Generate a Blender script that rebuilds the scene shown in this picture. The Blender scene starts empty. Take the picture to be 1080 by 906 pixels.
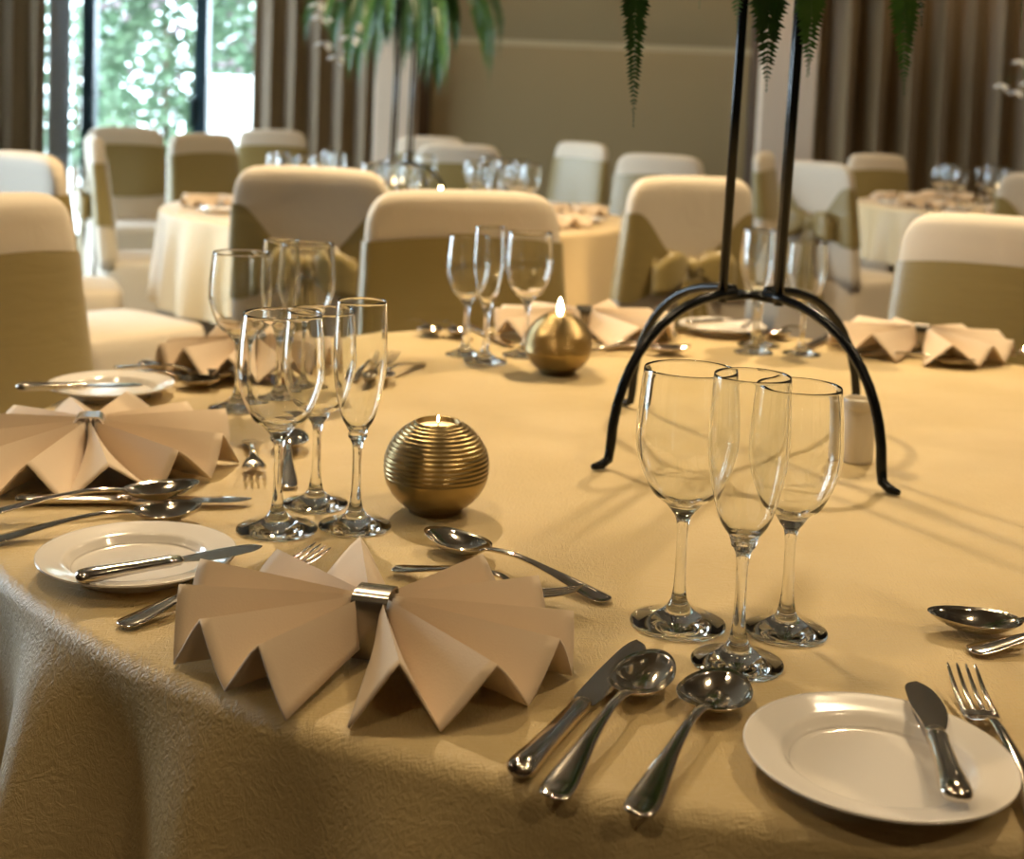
import bpy, math, random
from mathutils import Vector, Matrix, Euler
PI = math.pi
R = math.radians
sc = bpy.context.scene
C = sc.collection

# ------------------------------------------------------------------ camera
cam = bpy.data.cameras.new('camera')
co = bpy.data.objects.new('camera', cam); C.objects.link(co)
co.matrix_world = Matrix.Translation((0, 0, 1.14)) @ Matrix.Rotation(R(90 - 4.5), 4, 'X') @ Matrix.Rotation(R(2.3), 4, 'Z')
cam.sensor_width = 36; cam.lens = 1390 / 1080 * 36
cam.shift_y = -(453 - 228) / 1080
cam.clip_start = .02; cam.clip_end = 200
cam.dof.use_dof = True; cam.dof.focus_distance = 1.03; cam.dof.aperture_fstop = 7.0
sc.camera = co
# ------------------------------------------------------------------ view and daylight
vs = sc.view_settings
vs.view_transform = 'Standard'; vs.look = 'None'; vs.gamma = 1; vs.use_curve_mapping = False
vs.exposure = 0.64
sc.cycles.max_bounces = 14; sc.cycles.transmission_bounces = 12; sc.cycles.transparent_max_bounces = 16
sc.cycles.diffuse_bounces = 4; sc.cycles.glossy_bounces = 6
sc.cycles.sample_clamp_indirect = 6.0
W = bpy.data.worlds.new('daylight'); sc.world = W; W.use_nodes = True
bgn = W.node_tree.nodes['Background']
bgn.inputs[0].default_value = (.74, .88, 1.0, 1); bgn.inputs[1].default_value = 12.0
WARM = (1.0, .765, .47)
SPOT_W = 62.0

# ------------------------------------------------------------------ materials
def mat(name, col, rough=.6, metal=0., spec=.5, bump=None, var=None, sheen=0., emit=None, trans=0., ior=1.5, coat=0.):
    m = bpy.data.materials.new(name); m.use_nodes = True
    nt = m.node_tree; b = nt.nodes['Principled BSDF']
    b.inputs['Base Color'].default_value = (*col, 1); b.inputs['Roughness'].default_value = rough
    b.inputs['Metallic'].default_value = metal; b.inputs['Specular IOR Level'].default_value = spec
    b.inputs['Sheen Weight'].default_value = sheen; b.inputs['Transmission Weight'].default_value = trans
    b.inputs['IOR'].default_value = ior; b.inputs['Coat Weight'].default_value = coat
    if emit:
        b.inputs['Emission Color'].default_value = (*emit[0], 1); b.inputs['Emission Strength'].default_value = emit[1]
    tc = None
    def coords(scale):
        nonlocal tc
        if tc is None: tc = nt.nodes.new('ShaderNodeTexCoord')
        mp = nt.nodes.new('ShaderNodeMapping'); mp.inputs['Scale'].default_value = scale
        nt.links.new(tc.outputs['Object'], mp.inputs[0]); return mp.outputs[0]
    if var:   # (scale vec, colour 2, detail)
        n = nt.nodes.new('ShaderNodeTexNoise'); n.inputs['Scale'].default_value = 1; n.inputs['Detail'].default_value = var[2]
        nt.links.new(coords(var[0]), n.inputs['Vector'])
        r = nt.nodes.new('ShaderNodeValToRGB')
        r.color_ramp.elements[0].position = .35; r.color_ramp.elements[1].position = .68
        r.color_ramp.elements[0].color = (*col, 1); r.color_ramp.elements[1].color = (*var[1], 1)
        nt.links.new(n.outputs[0], r.inputs[0]); nt.links.new(r.outputs[0], b.inputs['Base Color'])
    if bump:  # list of (scale vec, strength, distance, detail, distortion)
        prev = None
        for s, st, di, de, dist in bump:
            n = nt.nodes.new('ShaderNodeTexNoise'); n.inputs['Scale'].default_value = 1
            n.inputs['Detail'].default_value = de; n.inputs['Distortion'].default_value = dist
            nt.links.new(coords(s), n.inputs['Vector'])
            bp = nt.nodes.new('ShaderNodeBump'); bp.inputs['Strength'].default_value = st; bp.inputs['Distance'].default_value = di
            nt.links.new(n.outputs[0], bp.inputs['Height'])
            if prev: nt.links.new(prev.outputs[0], bp.inputs['Normal'])
            prev = bp
        nt.links.new(prev.outputs[0], b.inputs['Normal'])
    return m

def pane_mat(name, tint=(1, 1, 1)):
    m = bpy.data.materials.new(name); m.use_nodes = True
    nt = m.node_tree; nt.nodes.clear()
    o = nt.nodes.new('ShaderNodeOutputMaterial'); t = nt.nodes.new('ShaderNodeBsdfTransparent'); t.inputs[0].default_value = (*tint, 1)
    g = nt.nodes.new('ShaderNodeBsdfGlossy'); g.inputs['Roughness'].default_value = .02
    f = nt.nodes.new('ShaderNodeFresnel'); f.inputs[0].default_value = 1.45
    mx = nt.nodes.new('ShaderNodeMixShader')
    nt.links.new(f.outputs[0], mx.inputs[0]); nt.links.new(t.outputs[0], mx.inputs[1]); nt.links.new(g.outputs[0], mx.inputs[2])
    nt.links.new(mx.outputs[0], o.inputs[0]); return m

def glass_mat():
    m = bpy.data.materials.new('clear_glass'); m.use_nodes = True
    nt = m.node_tree; nt.nodes.clear()
    o = nt.nodes.new('ShaderNodeOutputMaterial'); g = nt.nodes.new('ShaderNodeBsdfGlass')
    g.inputs['Color'].default_value = (.995, 1, .995, 1); g.inputs['Roughness'].default_value = 0; g.inputs['IOR'].default_value = 1.5
    nt.links.new(g.outputs[0], o.inputs[0]); return m

M = {}
M['cloth'] = mat('gold_taffeta', (.53, .395, .185), .42, spec=.4, var=((9, 9, 9), (.59, .45, .23), 4),
                 bump=[((50, 240, 90), .40, .003, 4, 2.2), ((210, 60, 90), .34, .003, 4, 2.4), ((7, 6, 6), .14, .01, 2, .3)])
M['cloth2'] = mat('cream_gold_cloth', (.66, .50, .27), .5, spec=.5, sheen=.15, bump=[((40, 40, 40), .15, .004, 3, 1)])
M['napkin'] = mat('beige_cotton', (.64, .50, .345), .78, spec=.25, sheen=.25, bump=[((700, 700, 700), .25, .0006, 2, 0), ((30, 30, 30), .12, .004, 2, 0)])
M['cover'] = mat('cream_chair_cover', (.58, .50, .385), .7, spec=.3, sheen=.2, bump=[((14, 14, 9), .25, .01, 3, .6), ((400, 400, 400), .15, .001, 1, 0)])
M['sash'] = mat('olive_gold_satin', (.25, .185, .058), .38, spec=.6, sheen=.2, bump=[((8, 8, 40), .3, .006, 3, .6)])
M['silver'] = mat('polished_steel', (.70, .64, .55), .10, 1.)
M['ringmat'] = mat('pewter', (.36, .32, .27), .22, 1.)
M['ringlight'] = mat('bright_silver', (.8, .8, .82), .2, 1.)
M['brass'] = mat('antique_brass', (.29, .21, .09), .3, 1., var=((28, 28, 28), (.40, .30, .14), 5), bump=[((160, 160, 160), .12, .001, 3, 0)])
M['plate'] = mat('glazed_porcelain', (.80, .74, .66), .12, spec=.6, coat=.3)
M['ceramic'] = mat('cream_ceramic', (.72, .64, .50), .35)
M['wax'] = mat('candle_wax', (.82, .72, .55), .35, emit=((1, .6, .25), .25))
M['flame'] = mat('flame', (1, .8, .4), .5, emit=((1, .72, .36), 60.))
M['wick'] = mat('wick', (.02, .02, .02), .9)
M['iron'] = mat('black_iron', (.004, .005, .006), .24, spec=.3)
M['glass'] = glass_mat()
M['pane'] = pane_mat('window_glass', (.97, .99, 1))
M['winframe'] = mat('dark_teal_frame', (.01, .035, .05), .4)
M['wall'] = mat('beige_plaster', (.24, .18, .115), .85, bump=[((60, 60, 60), .1, .004, 3, 0)])
M['column'] = mat('pale_column_paint', (.74, .58, .42), .8, bump=[((60, 60, 60), .1, .003, 3, 0)])
M['panel'] = mat('olive_fabric_panel', (.30, .22, .105), .85, sheen=.1, bump=[((500, 500, 500), .3, .001, 1, 0)])
M['groove'] = mat('panel_trim', (.48, .38, .22), .5)
M['darkwood'] = mat('dark_wood', (.10, .06, .03), .5)
M['curtain'] = mat('bronze_curtain', (.20, .13, .055), .55, sheen=.3, bump=[((60, 60, 6), .15, .004, 2, 0)])
M['sheer'] = mat('pale_sheer_lining', (.75, .78, .80), .8)
def sheer_mat():
    m = bpy.data.materials.new('pale_sheer_cloth'); m.use_nodes = True; nt = m.node_tree; nt.nodes.clear()
    o = nt.nodes.new('ShaderNodeOutputMaterial'); d = nt.nodes.new('ShaderNodeBsdfDiffuse'); t = nt.nodes.new('ShaderNodeBsdfTranslucent'); x = nt.nodes.new('ShaderNodeMixShader')
    d.inputs[0].default_value = (.7, .72, .74, 1); t.inputs[0].default_value = (.7, .72, .74, 1); x.inputs[0].default_value = .6
    nt.links.new(d.outputs[0], x.inputs[1]); nt.links.new(t.outputs[0], x.inputs[2]); nt.links.new(x.outputs[0], o.inputs[0]); return m
M['sheer'] = sheer_mat()
M['floor'] = mat('dark_polished_floor', (.030, .020, .014), .22, spec=.5, var=((3, 40, 3), (.045, .03, .02), 4))
M['ceil'] = mat('ceiling_paint', (.17, .14, .10), .9)
M['trimwhite'] = mat('lamp_trim', (.7, .7, .68), .4)
M['lamplens'] = mat('lamp_lens', (1, .9, .7), .4, emit=((1, .74, .42), 25.))
M['fern'] = mat('fern_green', (.040, .12, .018), .38, spec=.5, var=((25, 25, 25), (.07, .17, .028), 2))
M['fern2'] = mat('fern_dark_green', (.02, .07, .012), .4, spec=.5)
M['stemgreen'] = mat('frond_stem', (.06, .08, .02), .5)
M['petal'] = mat('white_petal', (.85, .86, .84), .6)
M['hedge'] = mat('hedge_leaf', (.10, .18, .10), .6, var=((2, 2, 2), (.14, .21, .12), 3))
M['blossom'] = mat('pink_blossom', (.16, .12, .13), .7)
M['bark'] = mat('bark', (.12, .08, .05), .9)
M['patio'] = mat('pale_patio', (.62, .62, .60), .8)
M['tablewood'] = mat('plywood_top', (.25, .16, .08), .6)

# ------------------------------------------------------------------ mesh helpers
class MB:
    def __init__(s): s.v = []; s.f = []
    def add(s, v, f):
        o = len(s.v); s.v += [tuple(p) for p in v]; s.f += [tuple(i + o for i in q) for q in f]; return s
    def box(s, x0, x1, y0, y1, z0, z1, bev=0.):
        if bev <= 0:
            v = [(x, y, z) for z in (z0, z1) for y in (y0, y1) for x in (x0, x1)]
            return s.add(v, [(0, 2, 3, 1), (4, 5, 7, 6), (0, 1, 5, 4), (2, 6, 7, 3), (0, 4, 6, 2), (1, 3, 7, 5)])
        b = bev; rings = []
        def ring(i, z): return [(x0 + i, y0 + b, z), (x0 + b, y0 + i, z), (x1 - b, y0 + i, z), (x1 - i, y0 + b, z), (x1 - i, y1 - b, z), (x1 - b, y1 - i, z), (x0 + b, y1 - i, z), (x0 + i, y1 - b, z)]
        def inner(z): return [(x0 + b, y0 + b, z), (x0 + b, y0 + b, z), (x1 - b, y0 + b, z), (x1 - b, y0 + b, z), (x1 - b, y1 - b, z), (x1 - b, y1 - b, z), (x0 + b, y1 - b, z), (x0 + b, y1 - b, z)]
        return s.loft([[(x0 + b * .6 if p[0] < (x0 + x1) / 2 else x1 - b * .6, y0 + b * .6 if p[1] < (y0 + y1) / 2 else y1 - b * .6, z0) for p in ring(0, z0)], ring(0, z0 + b), ring(0, z1 - b),
                       [(x0 + b * .6 if p[0] < (x0 + x1) / 2 else x1 - b * .6, y0 + b * .6 if p[1] < (y0 + y1) / 2 else y1 - b * .6, z1) for p in ring(0, z1)]], caps=True)
    def loft(s, rings, caps=True, closed=True):
        n = len(rings[0]); v = [p for r in rings for p in r]; f = []
        for i in range(len(rings) - 1):
            for j in range(n if closed else n - 1):
                k = (j + 1) % n; f.append((i * n + j, i * n + k, (i + 1) * n + k, (i + 1) * n + j))
        if caps:
            f.append(tuple(reversed(range(n)))); f.append(tuple(range((len(rings) - 1) * n, len(rings) * n)))
        return s.add(v, f)
    def lathe(s, prof, n=32, caps=False, c=(0, 0)):
        rings = [[(c[0] + r * math.cos(2 * PI * j / n), c[1] + r * math.sin(2 * PI * j / n), z) for j in range(n)] for r, z in prof]
        return s.loft(rings, caps)
    def tube(s, pts, rad, n=8, caps=True):
        P = [Vector(p) for p in pts]; rings = []; up = None
        for i, p in enumerate(P):
            t = (P[min(i + 1, len(P) - 1)] - P[max(i - 1, 0)]).normalized()
            if up is None:
                up = Vector((0, 0, 1)) if abs(t.z) < .9 else Vector((1, 0, 0))
            a = t.cross(up).normalized(); up = a.cross(t).normalized()
            r = rad[i] if isinstance(rad, (list, tuple)) else rad
            rings.append([tuple(p + (a * math.cos(2 * PI * j / n) + up * math.sin(2 * PI * j / n)) * r) for j in range(n)])
        return s.loft(rings, caps)
    def grid(s, fn, nu, nv):
        v = [fn(i / (nu - 1), j / (nv - 1)) for i in range(nu) for j in range(nv)]
        f = [(i * nv + j, (i + 1) * nv + j, (i + 1) * nv + j + 1, i * nv + j + 1) for i in range(nu - 1) for j in range(nv - 1)]
        return s.add(v, f)
    def mesh(s, name, smooth=True, angle=None):
        me = bpy.data.meshes.new(name); me.from_pydata(s.v, [], s.f); me.update()
        if smooth:
            me.shade_smooth()
            if angle is not None: me.set_sharp_from_angle(angle=R(angle))
        return me
    def build(s, name, m, parent=None, smooth=True, angle=None):
        me = s.mesh(name, smooth, angle); me.materials.append(M[m] if isinstance(m, str) else m)
        return link(name, me, parent)

def link(name, data, parent=None):
    o = bpy.data.objects.new(name, data); C.objects.link(o)
    if parent: o.parent = parent
    return o
def tag(o, label, cat, group=None):
    o['label'] = label; o['category'] = cat
    if group: o['group'] = group
    return o
def struct(o): o['kind'] = 'structure'; return o
def thing(name, label, cat, loc=(0, 0, 0), rz=0., group=None):
    o = bpy.data.objects.new(name, None); C.objects.link(o); o.empty_display_size = .05
    o.location = loc; o.rotation_euler = (0, 0, rz); return tag(o, label, cat, group)
def copy_tree(o, parent=None, name=None):
    c = o.copy(); C.objects.link(c); c.parent = parent
    for ch in list(o.children): copy_tree(ch, c)
    return c
def solid(o, t, off=0.):
    md = o.modifiers.new('thickness', 'SOLIDIFY'); md.thickness = t; md.offset = off; return o
def sstep(a, b, x):
    t = max(0, min(1, (x - a) / (b - a))); return t * t * (3 - 2 * t)
def interp(tab, x):
    if x <= tab[0][0]: return tab[0][1]
    for (a, b), (c, d) in zip(tab, tab[1:]):
        if x <= c:
            t = (x - a) / (c - a); return b + (d - b) * t
    return tab[-1][1]
def spline(tab, n):
    """smooth resample (Catmull-Rom) of a list of points"""
    P = [Vector(p) for p in tab]; out = []
    for i in range(len(P) - 1):
        p0 = P[max(i - 1, 0)]; p1 = P[i]; p2 = P[i + 1]; p3 = P[min(i + 2, len(P) - 1)]
        for k in range(n):
            t = k / n
            out.append(tuple(.5 * ((2 * p1) + (p2 - p0) * t + (2 * p0 - 5 * p1 + 4 * p2 - p3) * t * t + (3 * p1 - p0 - 3 * p2 + p3) * t ** 3)))
    out.append(tuple(P[-1])); return out

# ------------------------------------------------------------------ room
XL, XR, YF, YB, ZC = -4.3, 4.9, -2.2, 9.5, 3.0
struct(MB().box(XL - .15, XR + .15, YF - .15, YB + .15, -.1, 0).build('floor', 'floor', smooth=False))
struct(MB().box(XL - .15, XR + .15, YF - .15, YB + .15, ZC, ZC + .1).build('ceiling', 'ceil', smooth=False))
WX0, WX1, WZ0, WZ1 = -3.75, -1.72, .04, 2.5
b = MB()
b.box(XL, WX0, YB, YB + .15, 0, ZC); b.box(WX1, XR, YB, YB + .15, 0, ZC); b.box(WX0, WX1, YB, YB + .15, WZ1, ZC); b.box(WX0, WX1, YB, YB + .15, 0, WZ0)
wall_back = struct(b.build('wall_back', 'wall', smooth=False))
LW = [(3.0, 5.6), (6.2, 8.8)]
b = MB(); ys = [YF] + [y for w in LW for y in w] + [YB]
for i in range(0, len(ys), 2): b.box(XL - .15, XL, ys[i], ys[i + 1], 0, ZC)
for y0, y1 in LW: b.box(XL - .15, XL, y0, y1, WZ1, ZC); b.box(XL - .15, XL, y0, y1, 0, WZ0)
struct(b.build('wall_left', 'wall', smooth=False))
struct(MB().box(XR, XR + .15, YF, YB, 0, ZC).build('wall_right', 'wall', smooth=False))
struct(MB().box(XL - .15, XR + .15, YF - .15, YF, 0, ZC).build('wall_front', 'wall', smooth=False))

def window(name, a0, a1, z0, z1, mull, axis, pos, portal):
    """glazed door set in a wall; mull = positions of the uprights"""
    def bx(u0, u1, w0, w1, za, zb):
        return (u0, u1, pos + w0, pos + w1, za, zb) if axis == 'x' else (pos + w0, pos + w1, u0, u1, za, zb)
    f = struct(MB().box(*bx(a0, a1, .03, .11, z1 - .07, z1)).box(*bx(a0, a1, .03, .11, z0, z0 + .09)).box(*bx(a0, a0 + .06, .03, .11, z0, z1)).box(*bx(a1 - .06, a1, .03, .11, z0, z1)).build(name, 'winframe', smooth=False))
    es = [a0 + .06] + sorted(mull) + [a1 - .06]
    for m_ in mull: MB().box(*bx(m_ - .045, m_ + .045, .02, .12, z0 + .09, z1 - .07)).build('mullion', 'winframe', f, smooth=False)
    for u0, u1 in zip(es, es[1:]):
        MB().box(*bx(u0 + .02, u1 - .02, .065, .072, z0 + .09, z1 - .07)).build('pane', 'pane', f, smooth=False)
    if mull:
        u = mull[-1]
        MB().box(*bx(u - .068, u - .046, -.01, .03, .95, 1.15)).build('handle', 'winframe', f, smooth=False)
    l = bpy.data.lights.new('daylight_portal', 'AREA'); l.shape = 'RECTANGLE'; l.cycles.is_portal = True
    l.size = a1 - a0; l.size_y = z1 - z0
    lo = link('daylight_portal', l, f)
    if axis == 'x': lo.location = ((a0 + a1) / 2, pos + .16, (z0 + z1) / 2); lo.rotation_euler = (-PI / 2, 0, 0)
    else: lo.location = (pos - .16, (a0 + a1) / 2, (z0 + z1) / 2); lo.rotation_euler = (PI / 2, 0, -PI / 2)
    return f
window('window_1', WX0, WX1, WZ0, WZ1, [-3.09, -2.28], 'x', YB, True)
for i, (y0, y1) in enumerate(LW): window('window_%d' % (i + 2), y0, y1, WZ0, WZ1, [(y0 + y1) / 2], 'y', XL - .14, True)

# fabric panels, trims and pale columns on the back wall
y = YB
for (x0, x1, z0, z1, d) in [(-.62, 1.66, .12, 1.615, .05), (-.62, 1.66, 1.66, 2.9, .045)]:
    MB().box(x0, x1, y - d, y + .01, z0, z1, .012).build('fabric_panel', 'panel', wall_back, angle=40)
MB().box(-.62, 1.66, y - .04, y, 1.615, 1.66).build('panel_groove', 'groove', wall_back, smooth=False)
struct(MB().box(-1.0, -.70, y - .22, y, 0, ZC, .01).build('trim_1', 'column', angle=40))
struct(MB().box(1.71, 2.10, y - .22, y, 0, ZC, .01).build('trim_2', 'column', angle=40))
struct(MB().box(-.70, -.62, y - .09, y, 0, ZC, .005).build('trim_3', 'darkwood', angle=40))
struct(MB().box(1.66, 1.71, y - .09, y, 0, ZC, .005).build('trim_4', 'darkwood', angle=40))
struct(MB().box(-.62, 1.66, y - .03, y, 0, .12).build('baseboard_back', 'darkwood', smooth=False))

def curtain(x0, x1, yy, label, m='curtain', folds=None, amp=.05, seed=1, xtop=0.):
    rnd = random.Random(seed); n = folds or int((x1 - x0) / .16); ph = [rnd.uniform(-.5, .5) for _ in range(n + 2)]; am = [rnd.uniform(.55, 1.2) for _ in range(n + 2)]
    def fn(u, v):
        k = u * n; i = int(k); t = k - i
        p = ph[i] * (1 - t) + ph[min(i + 1, n + 1)] * t; a = am[i] * (1 - t) + am[min(i + 1, n + 1)] * t
        z = .02 + v * 2.83
        s_ = math.sin(2 * PI * k + p)
        return (x0 + (x1 - x0) * u + .03 * math.sin(4 * PI * k + p) * (1 - .3 * v), yy + amp * a * (s_ + .25 * math.sin(2 * s_ + 3 * v)) * (1 - .25 * v), z)
    o = MB().grid(fn, n * 14 + 1, 12).build('curtain', m)
    solid(o, .004); return tag(o, label, 'curtain')
curtain(2.13, 4.75, YB - .17, 'long bronze pleated curtain hanging beside the pale column and lower tables', seed=4, amp=.10, folds=12)
curtain(-1.86, -1.02, YB - .17, 'narrow bronze pleated curtain between the garden window and pale column', seed=7, amp=.06)
curtain(-4.2, -3.33, YB - .17, 'bronze pleated curtain in the corner at the far window edge', seed=9, amp=.06)
curtain(-3.34, -3.19, YB - .07, 'thin pale sheer curtain gathered against the glass of the garden window', 'sheer', seed=12, amp=.02, folds=3)

# ceiling downlights
def downlight(x, y_, w):
    t = thing('ceiling_downlight', 'round recessed warm downlight set into the ceiling', 'lamp', (x, y_, ZC), 0, 'recessed ceiling downlights')
    MB().lathe([(.075, -.002), (.075, -.012), (.055, -.014), (.052, -.004)], 24).build('trim_ring', 'trimwhite', t)
    MB().lathe([(.0005, -.006), (.052, -.006)], 24).build('lens', 'lamplens', t)
    l = bpy.data.lights.new('downlight_beam', 'SPOT'); l.energy = w; l.color = WARM; l.spot_size = R(125); l.spot_blend = .7; l.shadow_soft_size = .05
    lo = link('downlight_beam', l, t); lo.location = (0, 0, -.03)
for x, y_, k in [(-.65, 3.2, 3.1), (1.15, 3.2, 2.9), (-.65, 1.0, .45), (1.15, 1.0, .6), (-.65, -1.1, .5), (1.15, -1.1, .5), (-2.7, 3.9, .5), (3.1, 3.9, .8), (-2.7, 1.2, .2), (3.1, 1.2, .3),  # the pair behind the camera is an added fill to brighten the near skirt
                 (-.75, 6.6, .8), (1.25, 6.6, .9), (-2.7, 6.6, .2), (3.1, 6.6, .9), (-.2, 8.7, .22), (1.25, 8.7, .25), (3.1, 8.7, .25), (-2.3, 8.7, .15)]:
    downlight(x, y_, SPOT_W * k)

# ------------------------------------------------------------------ garden outside
struct(MB().box(-14, 14, YB + .15, 30, -.12, -.05).build('patio_ground', 'patio', smooth=False))
struct(MB().box(-16, XL - .15, -8, YB + .15, -.12, -.05).build('terrace_ground', 'patio', smooth=False))
def shrub(x, y_, h, rr, label, cat='shrub', seed=0, flower=False, n=7000):
    rnd = random.Random(seed); t = thing('garden_shrub', label, cat, (x, y_, -.05))
    b = MB()
    for k in range(n):
        u = rnd.uniform(-1, 1); a = rnd.uniform(0, 2 * PI); q = rnd.uniform(.72, 1.0) ** .5
        s_ = math.sqrt(1 - u * u) * rr * q * (1 + .25 * math.sin(3 * a + u * 4 + seed))
        c = Vector((s_ * math.cos(a), s_ * math.sin(a), h * (.54 + .46 * u * q)))
        d = Vector((rnd.gauss(0, 1), rnd.gauss(0, 1), rnd.gauss(0, .6))).normalized(); e = d.cross(Vector((rnd.random(), rnd.random(), 1))).normalized()
        L = rnd.uniform(.08, .16)
        b.add([c, c + d * L * .5 + e * L * .3, c + d * L, c + d * L * .5 - e * L * .3], [(0, 1, 2, 3)])
    b.build('foliage', 'hedge', t, smooth=False)
    if flower:
        b = MB()
        for k in range(160):
            a = rnd.uniform(0, 2 * PI); u = rnd.uniform(-.4, 1); s_ = math.sqrt(max(0, 1 - u * u)) * rr * 1.05
            b.lathe([(.001, -.04), (.05, 0), (.001, .04)], 6, c=(0, 0)); b.v[-18:] = [(p[0] + s_ * math.cos(a), p[1] + s_ * math.sin(a), p[2] + h * (.54 + .46 * u)) for p in b.v[-18:]]
        b.build('blossoms', 'blossom', t)
    MB().tube([(0, 0, 0), (.02, 0, h * .3), (0, .03, h * .6)], [.05, .04, .02], 8).build('stem', 'bark', t)
    return t
shrub(-3.35, 12.6, 3.2, .75, 'tall green shrub with pink blossom outside the garden window', seed=2, flower=True)
shrub(-5.3, 15.9, 3.6, 1.0, 'broad pale green shrub behind the blossoming one outside', seed=3)
shrub(-2.75, 15.2, 3.4, .8, 'dense green shrub seen through the right window pane', seed=4)

t = thing('garden_wall', 'low white garden wall outside the window in front of the shrubs', 'wall', (-1.95, 11.7, -.05))
MB().box(-.85, .85, -.1, .1, 0, 1.36).build('wall_body', 'petal', t, smooth=False)
MB().box(-.88, .88, -.13, .13, 1.36, 1.41, .01).build('coping', 'petal', t, angle=40)

# ------------------------------------------------------------------ banquet tables
TZ = .75
def cloth_mesh(Rt, drop, seed, lobes=24, nseg=320, amp=.026):
    rnd = random.Random(seed)
    comps = [(lobes + rnd.randint(-9, 9), rnd.uniform(0, 2 * PI), rnd.uniform(.4, 1.)) for _ in range(5)]
    tot = sum(c[2] for c in comps)
    def wave(t): return sum(c[2] * math.sin(c[0] * t + c[1]) for c in comps) / tot
    rr = .016; rings = []
    def ring(fr): return [fr(2 * PI * j / nseg) for j in range(nseg)]
    for q in (.001, .25, .5, .72, .86, .95):
        rings.append(ring(lambda t, q=q: (math.cos(t) * (Rt - rr) * q, math.sin(t) * (Rt - rr) * q, TZ)))
    for k in range(1, 7):
        a = k / 6 * PI / 2
        rings.append(ring(lambda t, a=a: (math.cos(t) * (Rt - rr + rr * math.sin(a)), math.sin(t) * (Rt - rr + rr * math.sin(a)), TZ - rr + rr * math.cos(a))))
    for k in range(1, 13):
        d = k / 12; 
        def fr(t, d=d):
            w = wave(t); r = Rt + .02 * d + amp * (d ** .75) * (w + .45 * w * abs(w)) * 1.5
            return (math.cos(t) * r, math.sin(t) * r, TZ - rr - d * (drop - rr) + .006 * w * d)
        rings.append(ring(fr))
    return MB().loft(rings, caps=False)
def table(cx, cy, Rt, drop, label, clabel, m, seed, group=None):
    t = thing('banquet_table', label, 'table', (cx, cy, 0))
    MB().lathe([(.001, TZ - .03), (Rt - .03, TZ - .03), (Rt - .022, TZ - .02), (Rt - .03, TZ - .006), (.001, TZ - .006)], 64).build('tabletop', 'tablewood', t, angle=40)
    for k in range(4):
        a = PI / 4 + k * PI / 2; q = Rt * .55
        MB().tube([(q * math.cos(a), q * math.sin(a), 0), (q * math.cos(a) * .96, q * math.sin(a) * .96, TZ - .03)], .016, 10).build('leg', 'iron', t)
    o = cloth_mesh(Rt, drop, seed).build('tablecloth', m); o.location = (cx, cy, 0)
    tag(o, clabel, 'tablecloth'); return o
TC = (.285, 1.57); TR = .868
table(TC[0], TC[1], TR, .27, 'round banquet table under the crushed gold cloth with black iron stand', 'crushed gold taffeta cloth on the table with the black iron stand', 'cloth', 3)
T2 = (-.42, 4.95)
table(T2[0], T2[1], .88, .33, 'round banquet table carrying the white-flowered fern arrangement', 'pale gold pleated tablecloth on the table by the garden window', 'cloth2', 5)
T3 = (2.66, 6.75)
table(T3[0], T3[1], .88, .27, 'round banquet table standing in front of the long bronze curtain', 'pale gold tablecloth on the table beside the long bronze curtain', 'cloth2', 8)

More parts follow.
